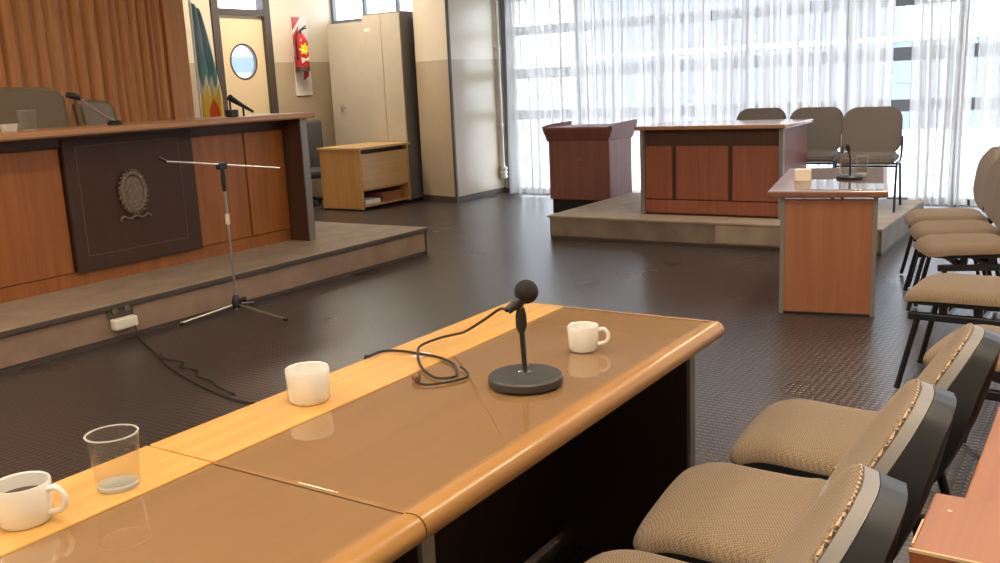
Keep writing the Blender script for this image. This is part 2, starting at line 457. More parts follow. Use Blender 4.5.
curtain(6.20, 6.74, 'narrow white sheer curtain at the far left, hanging beside the column', 5, .055, 1)
curtain(5.02, 6.18, 'white sheer curtain hanging directly behind the lectern', 10, .055, 2)
curtain(4.00, 5.00, 'white sheer curtain behind the left half of the raised desk', 8, .055, 3)
curtain(2.91, 3.98, 'white sheer curtain behind the right half of the raised desk', 9, .055, 6)
curtain(2.06, 2.89, 'white sheer curtain behind the two upright chairs, left of the gap', 7, .06, 4)
curtain(1.30, 1.86, 'gathered white sheer curtain right of the uncovered gap in the window', 7, .07, 5)
curtain(.15, 1.26, 'white sheer curtain at the right edge of the frame', 8, .055, 7)
struct('trim_1', box(NB(), 10.52, 10.70, -2.6, 7.0, 2.655, 2.72, .004), 'paper')

# ------------------------------------------------------------------ pipe on the column
g = thing('wall_pipe', 'white vertical pipe ending in a round white fitting beside the window', 'pipe', (10.84, 7.02, 0))
obj('tube', tube(NB(), [(0, 0, .36), (0, 0, 3.2)], .018, 10), 'whitepl', g, True)
bm = NB()
for k in range(3): lathe(bm, [(0, 0), (.045, .0), (.055, .025), (.045, .05), (0, .05)], 16, (0, -.0, .20 + .055 * k))
obj('fitting', bm, 'whitepl', g, True)
for z in (.9, 1.9, 2.8): obj('clip', box(NB(), -.025, .025, -.02, .045, z, z + .03), 'whitepl', g)

# ------------------------------------------------------------------ fire extinguisher and its board
g = thing('extinguisher_board', 'narrow white and red board on the wall behind the fire extinguisher', 'sign', (9.71, 9.49, 1.42))
obj('board', box(NB(), -.15, .15, -.01, .010, 0, 1.05, .003), 'paper', g)
def stripe(pts):
    return prism(NB(), pts, 'y', -.013, -.0101)
obj('red_stripe', stripe([(-.145, 1.04), (.02, 1.04), (-.145, .86)]), 'red', g)
obj('red_stripe', stripe([(-.145, .80), (-.02, .93), (-.06, .78), (-.145, .66)]), 'red', g)
obj('red_stripe', stripe([(-.145, .52), (-.06, .60), (-.10, .36), (-.145, .30)]), 'red', g)
obj('red_stripe', stripe([(.02, .36), (.12, .40), (.10, .26), (.0, .20)]), 'red', g)
g = thing('fire_extinguisher', 'red fire extinguisher with a yellow star label, hanging on the narrow board', 'fire extinguisher', (9.60, 9.37, 1.74))
bm = NB(); lathe(bm, [(0, 0), (.085, 0), (.095, .02), (.095, .38), (.08, .44), (.04, .48), (.03, .50), (0, .50)], 28)
obj('cylinder', bm, 'red', g, True)
bm = NB(); lathe(bm, [(.0, 0), (.097, 0), (.097, .06), (0, .06)], 28, (0, 0, .0)); obj('base_band', bm, 'frame', g, True)
star = [((.075 if k % 2 else .045) * math.cos(k * PI / 7) - .0, .29 + (.085 if k % 2 else .05) * math.sin(k * PI / 7)) for k in range(14)]
bm = NB()
def wrapprism(pts, r0, r1):
    t = bmesh.new(); A = [t.verts.new((r0 * math.sin(u / .095 - .35), -r0 * math.cos(u / .095 - .35), v)) for u, v in pts]
    B = [t.verts.new((r1 * math.sin(u / .095 - .35), -r1 * math.cos(u / .095 - .35), v)) for u, v in pts]
    n = len(pts); cA = t.verts.new((r0 * math.sin(-.35), -r0 * math.cos(-.35), sum(v for u, v in pts) / n)); cB = t.verts.new((r1 * math.sin(-.35), -r1 * math.cos(-.35), sum(v for u, v in pts) / n))
    for k in range(n):
        q = (k + 1) % n
        t.faces.new((A[k], A[q], B[q], B[k])); t.faces.new((cA, A[k], A[q])); t.faces.new((cB, B[q], B[k]))
    return t
obj('star_label', wrapprism(star, .095, .102), 'yellow', g)
obj('white_label', wrapprism([(-.05, .10), (.06, .13), (.06, .19), (.02, .16), (-.05, .18)], .095, .102), 'paper', g)
bm = NB(); tube(bm, [(0, 0, .50), (0, 0, .54)], .02); tube(bm, [(0, 0, .535), (.09, -.03, .57)], .009); tube(bm, [(0, 0, .54), (.085, -.03, .60)], .008)
obj('valve', bm, 'black', g, True)
obj('hose', tube(NB(), [(0, 0, .52), (-.08, -.02, .50), (-.12, -.03, .40), (-.115, -.03, .15)], .012, 8, 6), 'black', g, True)
obj('bracket', box(NB(), -.02, .02, .08, .11, .40, .46), 'steel_edge', g)

# ------------------------------------------------------------------ lockers, low cabinet, armchair
g = thing('metal_cabinet', 'tall beige steel cabinet with grey side, nearest the column', 'cabinet', (9.78, 7.80, 0))
bm = NB(); box(bm, .02, .50, 0, .64, .02, 2.42, .004); obj('body', bm, 'locker_side', g)
obj('door', box(NB(), 0, .02, .01, .32, .05, 2.40, .004), 'locker', g)
obj('door', box(NB(), 0, .02, .325, .63, .05, 2.40, .004), 'locker', g)
obj('name_plate', box(NB(), -.004, 0, .50, .60, 2.20, 2.24), 'paper', g)
obj('base', box(NB(), .03, .48, .02, .62, 0, .02), 'black', g)
g = thing('metal_cabinet', 'slightly lower beige steel cabinet with lever handle, farther from the column', 'cabinet', (9.84, 8.46, 0))
bm = NB(); box(bm, .02, .46, 0, .66, .02, 2.34, .004); obj('body', bm, 'locker', g)
obj('door', box(NB(), 0, .02, .01, .65, .05, 2.32, .004), 'locker', g)
h = obj('handle_plate', box(NB(), -.006, 0, .46, .50, 1.18, 1.28, .002), 'satin', g)
obj('handle', tube(NB(), [(-.006, .48, 1.24), (-.045, .48, 1.24), (-.045, .38, 1.23)], .009, 8), 'satin', h, True)
obj('base', box(NB(), .03, .44, .02, .64, 0, .02), 'black', g)

g = thing('low_cabinet', 'low light wood cabinet with open bottom shelf before the steel cabinets', 'cabinet', (8.78, 7.76, 0))
obj('top', box(NB(), -.02, .97, -.03, .68, .745, .775, .004), 'pine_top', g)
obj('side_panel', box(NB(), 0, .03, .0, .66, .02, .742, .003), 'pine', g)
obj('side_panel', box(NB(), .92, .95, .0, .66, .02, .742, .003), 'pine', g)
obj('back_panel', box(NB(), .03, .92, .63, .65, .03, .742), 'pine', g)
obj('door_flap', box(NB(), .035, .915, .0, .022, .26, .69, .003), 'pine_top', g)
obj('inner_shelf', box(NB(), .03, .92, .03, .62, .235, .255), 'pine', g)
obj('bottom_shelf', box(NB(), .03, .92, .0, .62, .04, .065, .002), 'pine', g)
obj('rail', box(NB(), .03, .92, .06, .08, .69, .742), 'dark_panel', g)  # dark strip painting the shaded gap between flap and top
obj('glide', box(NB(), .0, .03, .02, .64, 0, .02), 'black', g)
obj('glide', box(NB(), .92, .95, .02, .64, 0, .02), 'black', g)
g2 = tag(obj('paper_stack', box(NB(), 8.88, 9.16, 7.80, 8.06, .0655, .12, .003), 'paper'), 'stack of white papers on the bottom shelf of the light wood cabinet', 'paper')
g2 = tag(obj('carton', box(NB(), 9.26, 9.62, 7.84, 8.2, .0655, .17, .004), 'orange_wood'), 'small brown box on the bottom shelf of the light wood cabinet', 'box')

g = thing('armchair', 'dark grey padded armchair between the long bench and the low cabinet', 'chair', (9.10, 8.95, 0), R(143))
def pad(w, h, t, r=.06):
    return rrect(w, h, r)
bm = NB(); box(bm, -.27, .27, -.24, .26, .36, .48, .04, 3); obj('seat', bm, 'dgrey_fab', g, True)
bm = NB(); box(bm, -.27, .27, -.32, -.23, .40, 1.10, .04, 3); obj('backrest', bm, 'dgrey_fab', g, True)
for s in (-1, 1):
    bm = NB(); box(bm, s * .28, s * .36, -.26, .24, .60, .67, .03, 3); a_ = obj('armrest', bm, 'dgrey_fab', g, True)
    obj('arm_post', box(NB(), s * .285, s * .33, -.05, .05, .40, .60, .01), 'dgrey_fab', a_)
bm = NB(); tube(bm, [(0, 0, .08), (0, 0, .37)], .03); obj('column', bm, 'blackm', g, True)
for k in range(5):
    a = 2 * PI * k / 5 + .3
    l_ = obj('leg', tube(NB(), [(0, 0, .10), (.26 * math.cos(a), .26 * math.sin(a), .055)], .018), 'blackm', g, True)
    bm = NB(); lathe(bm, [(0, -.02), (.024, -.02), (.024, .02), (0, .02)], 14, (.26 * math.cos(a), .26 * math.sin(a), .025), Matrix.Rotation(R(90), 4, 'X'))
    obj('caster', bm, 'black', l_, True)

# ------------------------------------------------------------------ left platform and judges' bench
g = thing('platform', 'long brown platform carrying the high bench along the left wall', 'platform', (-2.9, 5.13, 0))
obj('deck', box(NB(), 0, 9.50, .012, 2.64, .03, .222), 'riser', g)
obj('top_covering', box(NB(), 0, 9.52, 0, 2.64, .222, .24, .004), 'carpet', g)
obj('nosing', box(NB(), 0, 9.525, -.012, 0.0, .205, .236, .003), 'edge_dark', g)
obj('corner_strip', box(NB(), 9.50, 9.512, .0, .02, 0.0, .222), 'edge_dark', g)
obj('skirting', box(NB(), 0, 9.50, .02, 2.64, 0, .03), 'edge_dark', g)

g = thing('high_bench', 'long high wooden bench with a dark crest panel on the left platform', 'bench', (0, 5.6, .24))
# front edge of top at y=5.60
prof = [(0.012, 0), (.0, .012), (0, .035), (.012, .045), (.66, .045), (.66, 0)]
bm = NB(); prism(bm, prof, 'x', -2.0, 5.83, Matrix.Translation((0, 0, 1.01))); obj('top', bm, 'judge_top', g)
obj('shade_strip', box(NB(), -1.9, 5.69, .232, .2795, .935, 1.01), 'judge_dark', g)  # dark strip added to draw the shade below the overhanging top
obj('end_panel', box(NB(), 5.695, 5.755, .05, .62, 0, 1.01, .004), 'judge_dark', g)
obj('end_edge', box(NB(), 5.69, 5.76, .038, .05, 0, 1.01, .002), 'steel_edge', g)
obj('end_panel', box(NB(), -1.95, -1.9, .05, .62, 0, 1.01, .004), 'judge_dark', g)
xs = [-1.89, -.6, .65, 1.9, 2.75, 3.685]
for a, b in zip(xs, xs[1:]):
    obj('front_panel', box(NB(), a + .008, b - .008, .25, .28, .10, .93, .003), 'judge_panel', g)
obj('front_panel', box(NB(), 4.74, 5.255, .25, .28, .10, .93, .003), 'judge_panel', g)
obj('front_panel', box(NB(), 5.27, 5.685, .25, .28, .10, .93, .003), 'judge_panel', g)
obj('front_recess', box(NB(), -1.9, 5.69, .28, .31, .0, 1.01), 'judge_dark', g)
obj('kickboard', box(NB(), -1.9, 5.69, .262, .28, .0, .095), 'judge_panel', g)
cp = obj('crest_panel', box(NB(), 3.69, 4.73, .215, .25, .095, .985, .004), 'emblem_panel', g)
yl = .2145
for a in ((3.775, 3.779, .195, .935), (4.60, 4.604, .195, .935), (3.775, 4.604, .931, .935), (3.775, 4.604, .195, .199)):
    obj('inlay_line', box(NB(), a[0], a[1], yl - .001, yl + .0008, a[2], a[3]), 'line', cp)
# crest: oval wreath with inner oval shield and ribbon
bm = NB()
cx, cz = 4.17, .59
pts = [(cx + .092 * math.cos(2 * PI * k / 40), .20, cz + .130 * math.sin(2 * PI * k / 40)) for k in range(40)]
tube(bm, pts, .016, 8, closed=True)
for k in range(26):
    a = 2 * PI * (k + .5) / 26
    p = Vector((cx + .10 * math.cos(a), .20, cz + .140 * math.sin(a)))
    q = p + Vector((math.cos(a + .9) * .035, -.006, math.sin(a + .9) * .035))
    tube(bm, [p, (p + q) / 2, q], .006, 6, rs=[.004, .010, .002])
obj('wreath', bm, 'emblem', cp, True)
bm = NB(); ov = [(cx + .075 * math.cos(2 * PI * k / 40), cz + .11 * math.sin(2 * PI * k / 40)) for k in range(40)]
prism(bm, ov, 'y', .196, .215); ov2 = [(cx + .055 * math.cos(2 * PI * k / 32), cz - .01 + .05 * math.sin(PI * k / 32 * 2)) for k in range(32)]
prism(bm, ov2, 'y', .188, .198)
obj('shield', bm, 'emblem', cp)
bm = NB()
for s in (-1, 1):
    tube(bm, [(cx, .205, cz - .165), (cx + s * .05, .20, cz - .185), (cx + s * .10, .205, cz - .165), (cx + s * .125, .205, cz - .19)], .009, 8, 5)
obj('ribbon', bm, 'emblem', cp, True)

# things on the bench
def tumbler(name, label, loc, r0, r1, h, water=0, mat_='tumbler'):
    g = thing(name, label, 'glass', loc)
    bm = NB(); t = .0025
    lathe(bm, [(0, 0), (r0 * .93, 0), (r0, .004), (r1, h), (r1 - t, h), (r0 - t, .012), (r0 * .6, .009), (0, .009)], 40)
    obj('glass_wall', bm, mat_, g, True)
    bm = NB(); lathe(bm, [(0, .0005), (r0 * .9, .0005), (r0 * .92, .007), (0, .0085)], 40); obj('thick_base', bm, M['glass_glint'], g, True)
    bm = NB(); lathe(bm, [(r1 - .003, h - .001), (r1 + .0007, h - .001), (r1 + .0007, h + .001), (r1 - .003, h + .001), (r1 - .003, h - .001)], 40); obj('rim', bm, M['glass_glint'], g, True)
    return g
M['glass_glint'] = glassy('glass with painted glints', (.8, .8, .78), 1.5, .05, .35, (.98, .97, .94))  # whitish body colour paints bright reflections into base, rim and dish
BT = 1.2955
tumbler('drinking_glass', 'clear drinking glass standing on the high bench before the olive chair', (3.54, 5.92, BT), .05, .058, .13, mat_='tumbler')
g = thing('glass_ashtray', 'small round glass dish beside the drinking glass on the high bench', 'dish', (3.40, 5.90, BT))
bm = NB(); lathe(bm, [(0, 0), (.045, 0), (.055, .05), (.048, .05), (.04, .012), (0, .012)], 24); obj('dish', bm, 'glass_glint', g, True)
def gooseneck(label, loc, rz, flip=1):
    g = thing('conference_microphone', label, 'microphone', loc, rz)
    bm = NB(); lathe(bm, [(0, 0), (.05, 0), (.05, .02), (.035, .03), (0, .03)], 24); obj('base', bm, 'black', g, True)
    obj('neck', tube(NB(), [(0, 0, .025), (-.10 * flip, 0, .08), (-.25 * flip, 0, .19)], .011, 8, 6), 'satin', g, True)
    bm = NB(); tube(bm, [(-.24 * flip, 0, .185), (-.26 * flip, 0, .198), (-.33 * flip, 0, .215)], .02, 12, 0, rs=[.012, .023, .02]); obj('head', bm, 'black', g, True)
    return g
gooseneck('silver necked microphone leaning left on the high bench before the smaller chair', (4.12, 5.84, BT), 0, 1)
g = thing('conference_microphone', 'black microphone propped on the right end of the high bench', 'microphone', (5.20, 5.88, BT))
bm = NB(); box(bm, -.04, .04, -.035, .035, 0, .055, .008); obj('base', bm, 'black', g)
obj('body', tube(NB(), [(-.01, 0, .15), (.08, 0, .10), (.22, 0, .03)], .014, 10, 0, rs=[.026, .018, .01]), 'black', g, True)
obj('post', tube(NB(), [(-.01, 0, .05), (-.01, 0, .14)], .008, 8), 'black', g, True)
obj('prop', tube(NB(), [(.12, 0, .0), (.12, 0, .08)], .008, 8), 'black', g, True)

# chairs behind the bench
def highback(label, loc, rz, w, top):
    g = thing('office_chair', label, 'chair', loc, rz)
    t = bmesh.new(); pts = []
    n = 24; h = top - .5
    outl = []
    for k in range(n + 1):
        a = PI * k / n
        outl.append((w / 2 * (abs(math.cos(a)) ** .45) * (1 if math.cos(a) > 0 else -1), top - .14 + .14 * math.sin(a) ** .6))
    outl = [(w / 2 * .9, .5)] + outl + [(-w / 2 * .9, .5)]
    prism(t, outl, 'y', -.05, .05)
    bmesh.ops.bevel(t, geom=[e for e in t.edges if abs(e.verts[0].co.y - e.verts[1].co.y) < 1e-5], offset=.03, segments=3, affect='EDGES')
    for v in t.verts: v.co.y += -.25 + .10 * (v.co.x / (w / 2)) ** 2 - .12 * max(0, v.co.z - .5)
    obj('backrest', t, 'olive', g, True)
    bm = NB(); box(bm, -w / 2 * .9, w / 2 * .9, -.26, .26, .40, .50, .04, 3); obj('seat', bm, 'olive', g, True)
    obj('column', tube(NB(), [(0, 0, .08), (0, 0, .40)], .028), 'blackm', g, True)
    for k in range(5):
        a = 2 * PI * k / 5
        obj('leg', tube(NB(), [(0, 0, .09), (.28 * math.cos(a), .28 * math.sin(a), .02)], .02), 'blackm', g, True)
    return g
highback('large olive brown high backed chair behind the long bench', (4.28, 6.95, .24), R(185), .78, 1.36)
highback('smaller olive brown chair right of the large one behind the bench', (5.04, 7.05, .24), R(200), .46, 1.24)

# flag on its pole beyond the bench
m = mat('flag cloth', (.2, .4, .45), .8)
tc = N(m, 'ShaderNodeTexCoord'); sep = N(m, 'ShaderNodeSeparateXYZ'); L(m, tc.outputs['Object'], sep.inputs[0])
nz = N(m, 'ShaderNodeTexNoise'); nz.inputs['Scale'].default_value = 9; L(m, coords(m, (1, 1, .35)), nz.inputs['Vector'])
wv = N(m, 'ShaderNodeTexWave'); wv.inputs['Scale'].default_value = 6; wv.inputs['Distortion'].default_value = 1.0; L(m, coords(m, (1, 1, .1)), wv.inputs['Vector'])
ma = N(m, 'ShaderNodeMath'); ma.operation = 'MULTIPLY_ADD'; L(m, wv.outputs['Fac'], ma.inputs[0]); ma.inputs[1].default_value = .11; 
m1 = N(m, 'ShaderNodeMapRange'); m1.inputs['From Min'].default_value = 1.25; m1.inputs['From Max'].default_value = 2.45
L(m, sep.outputs['Z'], m1.inputs['Value']); L(m, m1.outputs['Result'], ma.inputs[2])
zc = ramp(m, ma.outputs[0], [(0, (.80, .55, .06)), (.27, (.80, .60, .10)), (.30, (.75, .77, .72)), (.35, (.75, .77, .72)), (.38, (.14, .33, .33)), (.60, (.16, .34, .40)), (.70, (.27, .42, .52)), (1, (.20, .36, .40))])
m.node_tree.nodes[-1].color_ramp.interpolation = 'LINEAR'
L(m, zc, bsdf(m).inputs['Base Color']); M['flag'] = m; M['flag_red'] = mat('flag red dye', (.62, .09, .02), .9, spec=.1)
g = thing('flag', 'teal, white and yellow flag hanging limp beyond the bench by the slatted wall', 'flag', (7.0, 8.35, .0))
rows = []; bm = NB()
zs = [1.08 + 1.37 * j / 30 for j in range(31)]
for z in zs:
    s = (2.45 - z) / 1.37
    wdt = .10 + .22 * min(1, s * 1.5) ** .8
    row = []
    for i in range(33):
        u = i / 32
        yy = .035 * math.sin(u * 13 + s * 1.5) * min(1, .35 + s)
        row.append(bm.verts.new((-.06 * s * .0 + (u) * wdt - .02, yy, z - 0.0 - .08 * u * (1 if s < .9 else 1))))
    rows.append(row)
for a, b in zip(rows, rows[1:]):
    for i in range(32): bm.faces.new((a[i], a[i + 1], b[i + 1], b[i]))
fo = obj('cloth', bm, 'flag', g, True)
md = fo.modifiers.new('thickness', 'SOLIDIFY'); md.thickness = .002
tri = [(.06, 1.2), (.17, 1.22), (.125, 1.40), (.10, 1.44)]
obj('red_emblem', prism(NB(), [(.03, 1.12), (.19, 1.12), (.17, 1.33), (.11, 1.44), (.05, 1.34)], 'y', -.052, -.046), 'flag_red', g)
bm = NB(); tube(bm, [(-.04, 0, .04), (-.04, 0, 2.50)], .014, 10); obj('pole', bm, 'satin', g, True)
bm = NB(); lathe(bm, [(0, 0), (.018, .0), (.03, .03), (.018, .07), (0, .10)], 14, (-.04, 0, 2.50)); obj('finial', bm, 'chrome', g, True)
bm = NB(); lathe(bm, [(0, 0), (.16, 0), (.15, .03), (.03, .05), (0, .05)], 24, (-.04, 0, 0)); obj('foot', bm, 'blackm', g, True)

# ------------------------------------------------------------------ socket on the left platform and floor cable
g = thing('power_socket', 'white socket block fixed low on the front of the left platform', 'socket', (3.49, 5.14, .10))
obj('back_plate', box(NB(), -.09, .09, -.012, .0, .05, .125, .003), 'frame', g)
for s in (-.045, .045):
    bm = NB(); lathe(bm, [(0, 0), (.02, 0), (.02, .012), (0, .012)], 16, (s, -.012, .095), Matrix.Rotation(R(90), 4, 'X')); obj('outlet', bm, 'emblem', g, True)
obj('plug_block', box(NB(), -.085, .075, -.075, -.012, -.02, .05, .012, 3), 'whitepl', g, True)
cp_ = [(3.53, 5.06, .09), (3.52, 5.02, .012), (3.45, 4.86, .006), (3.34, 4.62, .006), (3.23, 4.40, .006), (3.18, 4.28, .006), (3.11, 4.09, .006), (3.02, 3.80, .006), (2.96, 3.5, .006), (3.0, 3.3, .006), (2.96, 3.1, .006)]
tag(obj('floor_cable', tube(NB(), cp_, .005, 8, 6), 'cable', smooth=True), 'thin black cable lying on the floor below the socket block', 'cable')
cp_ = [(3.34, 4.58, .017), (3.27, 4.45, .017), (3.30, 4.34, .006), (3.20, 4.24, .017), (3.22, 4.12, .006), (3.13, 4.02, .017), (3.12, 3.88, .006), (3.05, 3.76, .017), (3.02, 3.6, .006)]
tag(obj('floor_cable', tube(NB(), cp_, .005, 8, 6), 'cable', smooth=True), 'second black cable snaking loosely beside the first on the floor', 'cable')

# ------------------------------------------------------------------ microphone floor stand
g = thing('microphone_stand', 'chrome boom microphone stand on the floor before the crest panel', 'stand', (4.262, 4.965, 0))
feet = [(-.38, .12, .012), (-.01, -.476, .012), (.26, .13, .012)]
for i, f_ in enumerate(feet):
    l_ = obj('leg', tube(NB(), [(0, 0, .075), (f_[0], f_[1], .016)], .008, 8), 'satin', g, True)
    bm = NB(); d_ = Vector(f_); tube(bm, [d_ * .95 + Vector((0, 0, .003)), d_ + Vector((0, 0, .0))], .0115, 8); obj('rubber_tip', bm, 'black', l_, True)
bm = NB(); lathe(bm, [(0, .05), (.028, .05), (.034, .075), (.022, .12), (.012, .14), (0, .14)], 18); obj('hub', bm, 'black', g, True)
obj('hub_knob', tube(NB(), [(.02, -.02, .10), (.05, -.045, .105)], .014, 10), 'black', g, True)
obj('lower_rod', tube(NB(), [(0, 0, .02), (0, 0, .10)], .007, 8), 'chrome', g, True)
obj('pole', tube(NB(), [(0, 0, .10), (0, 0, .90)], .009, 10), 'satin', g, True)
obj('sleeve', tube(NB(), [(0, 0, .62), (0, 0, .69)], .015, 12), 'whitepl', g, True, 'white tape wrapped round the pole')
obj('clutch', tube(NB(), [(0, 0, .84), (0, 0, .93), (0, 0, .99)], .016, 12, 0, rs=[.013, .018, .012]), 'black', g, True)
obj('boom_clamp', box(NB(), -.04, .035, -.02, .02, .985, 1.03, .008), 'black', g)
bd = Vector((.84, -.08, -.12)).normalized()
def bp_(t): return Vector((0, -.012, 1.015)) + bd * t
obj('boom', tube(NB(), [bp_(-.42), bp_(.46)], .006, 8), 'satin', g, True)
obj('boom_tip', tube(NB(), [bp_(-.42), bp_(-.47) + Vector((0, 0, .02))], .011, 8), 'black', g, True)

# ------------------------------------------------------------------ right platform, lectern, raised desk
g = thing('platform', 'low grey brown platform carrying the desk by the window', 'platform', (7.68, 1.52, 0))
obj('deck', box(NB(), .012, 1.82, 0, 2.97, .03, .20), 'riser_r', g)
obj('top_covering', box(NB(), 0, 1.82, -.005, 2.99, .20, .22, .004), 'carpet_r', g)
obj('front_patch', box(NB(), .002, .012, 0.02, 1.34, .045, .195), 'carpet_r', g, label='lighter replaced section of the riser')
obj('skirting', box(NB(), .02, 1.82, 0, 2.97, 0, .03), 'edge_dark', g)

g = thing('lectern', 'purplish brown wooden lectern standing behind the low platform', 'lectern', (9.24, 5.0, 0))
obj('kick_plate', box(NB(), .03, .52, -.36, .36, 0, .16), 'black', g)
obj('front_panel', box(NB(), 0, .03, -.375, .375, .16, .80, .003), 'mahog', g)
obj('side_panel', box(NB(), .03, .55, -.375, -.35, .16, .80, .003), 'mahog', g)
obj('side_panel', box(NB(), .03, .55, .35, .375, .16, .80, .003), 'mahog', g)
bm = NB(); prism(bm, [(0, .80), (-.055, .93), (-.055, .955), (.60, .955), (.60, .93), (.55, .80)], 'y', -.375, .375); obj('flared_top', bm, 'mahog', g)
for s in (-1, 1):
    bm = NB(); prism(bm, [(s * .375, .80), (s * .43, .93), (s * .43, .955), (s * .375, .955)], 'x', -.03, .58); obj('flared_side', bm, 'mahog', g)
    bm = NB(); prism(bm, [(-.05, .955), (.60, .955), (.60, 1.00), (.1, .985), (-.05, .965)], 'y', s * .40, s * .43); obj('side_lip', bm, 'mahog', g)
for z in (.52, .60):
    bm = NB(); lathe(bm, [(0, 0), (.014, 0), (.010, .012), (0, .014)], 14, (0, -.0, z), Matrix.Rotation(R(-90), 4, 'Y')); obj('brass_stud', bm, 'gold', g, True)
obj('shelf', box(NB(), .03, .55, -.35, .35, .5, .52), 'mahog', g)

g = thing('raised_desk', 'reddish brown desk standing on the low platform by the window', 'desk', (7.97, 3.03, .22))
bm = NB(); box(bm, -.04, .80, -.68, .69, .765, .80, .008); obj('top', bm, 'desk_top', g)
obj('side_post', box(NB(), 0, .05, .615, .65, 0, .765, .002), 'steel_edge', g)
obj('side_post', box(NB(), 0, .05, -.65, -.615, 0, .765, .002), 'steel_edge', g)
obj('end_panel', box(NB(), .05, .74, .62, .645, .0, .765, .003), 'mahog', g)
obj('end_panel', box(NB(), .05, .74, -.645, -.62, .0, .765, .003), 'mahog', g)
for a, b in ((-.612, -.205), (-.165, .315), (.355, .612)):
    obj('front_panel', box(NB(), .03, .05, a, b, .145, .62, .003), 'red_wood', g)
obj('lower_board', box(NB(), .024, .05, -.612, .612, .02, .135, .003), 'red_wood', g)
obj('recess_board', box(NB(), .05, .07, -.62, .62, .0, .765), 'judge_dark', g)  # dark colour paints the shadow in the grooves and below the top

# ------------------------------------------------------------------ small side desk in front of it
g = thing('side_desk', 'salmon brown narrow desk with glass top, nearest the window side', 'desk', (5.70, 1.43, 0), R(11.5))
obj('front_panel', box(NB(), 0, .025, -.245, .245, .015, .70, .003), 'orange_wood', g)
obj('edge_post', box(NB(), -.002, .03, .245, .272, 0, .715, .002), 'steel_edge', g)
obj('edge_post', box(NB(), -.002, .03, -.272, -.245, 0, .715, .002), 'steel_edge', g)
obj('side_panel', box(NB(), .03, 1.30, .245, .268, .0, .715, .003), 'orange_wood', g)
obj('side_panel', box(NB(), .03, 1.30, -.268, -.245, .0, .715, .003), 'orange_wood', g)
bm = NB(); box(bm, -.04, 1.38, -.325, .345, .715, .752, .008); obj('top', bm, 'side_top', g)
obj('glass_sheet', box(NB(), .02, 1.34, -.30, .20, .7525, .7575, .001), 'sheet', g)
obj('foot_rail', box(NB(), 0, .03, -.245, .245, 0, .015), 'black', g)

TD = .758
g = thing('card_holder', 'small cream box on the front left corner of the side desk', 'box', (6.20, 1.72, .7525), R(11))
bm = NB(); box(bm, -.035, .035, -.05, .05, 0, .075, .004); obj('card', bm, 'cream_box', g)
obj('stand', box(NB(), .035, .06, -.05, .0, 0, .05, .003), 'black', g)
g = thing('conference_microphone', 'black desk microphone with round base on the side desk', 'microphone', (6.34, 1.46, TD))
bm = NB(); lathe(bm, [(0, 0), (.085, 0), (.085, .012), (.07, .02), (0, .02)], 28); obj('base', bm, 'black', g, True)
obj('stem', tube(NB(), [(0, 0, .02), (0, 0, .12), (0, .01, .17)], .007, 10), 'black', g, True)
obj('head', tube(NB(), [(0, .008, .165), (-.008, .012, .19), (-.02, .018, .215)], .016, 12, 0, rs=[.008, .013, .011]), 'black', g, True)
obj('chrome_rod', tube(NB(), [(.0, .06, .0), (.0, .062, .28)], .006, 8), 'chrome', g, True)
tumbler('drinking_glass', 'clear drinking glass behind the microphone on the side desk', (6.58, 1.44, TD), .032, .038, .12, mat_='tumbler')

# ------------------------------------------------------------------ upright chairs on the platform
def visitor():
    g = thing('visitor_chair', 'x', 'chair')
    t = NB()
    prism(t, rrect(.50, .42, .12, 8, 0, .67), 'y', -.03, .02)
    bmesh.ops.bevel(t, geom=[e for e in t.edges if abs(e.verts[0].co.y - e.verts[1].co.y) < 1e-5], offset=.015, segments=2, affect='EDGES')
    for v in t.verts: v.co.y += -.22 + .05 * (v.co.x / .25) ** 2 - .12 * (v.co.z - .46)
    obj('backrest', t, 'grey_fab', g, True)
    t = NB(); prism(t, rrect(.48, .47, .07, 6, 0, .03), 'z', .41, .485)
    bmesh.ops.bevel(t, geom=[e for e in t.edges if abs(e.verts[0].co.z - e.verts[1].co.z) < 1e-5], offset=.02, segments=3, affect='EDGES')
    obj('seat', t, 'grey_fab', g, True)
    for s in (-1, 1):
        obj('front_leg', tube(NB(), [(s * .25, .24, 0), (s * .25, .15, .39), (s * .25, -.05, .40), (s * .25, -.21, .46), (s * .25, -.24, .62)], .011, 8, 4), 'blackm', g, True)
        obj('rear_leg', tube(NB(), [(s * .25, -.27, 0), (s * .25, -.12, .39)], .011, 8), 'blackm', g, True)
    obj('crossbar', tube(NB(), [(-.25, .13, .385), (.25, .13, .385)], .010, 8), 'blackm', g, True)
    obj('crossbar', tube(NB(), [(-.25, -.10, .385), (.25, -.10, .385)], .010, 8), 'blackm', g, True)
    return g
v0 = visitor(); GV = 'upright grey chairs on the low platform'
v0.location = (8.82, 1.88, .221); v0.rotation_euler = (0, 0, R(95)); v0['label'] = 'grey upright chair on the platform, beside the uncovered gap in the curtains'; v0['group'] = GV
dup(v0, (9.06, 2.45, .221), R(92), 'grey upright chair between the raised desk and the chair by the gap', GV)
dup(v0, (9.19, 3.03, .221), R(90), 'grey upright chair mostly hidden behind the raised desk', GV)

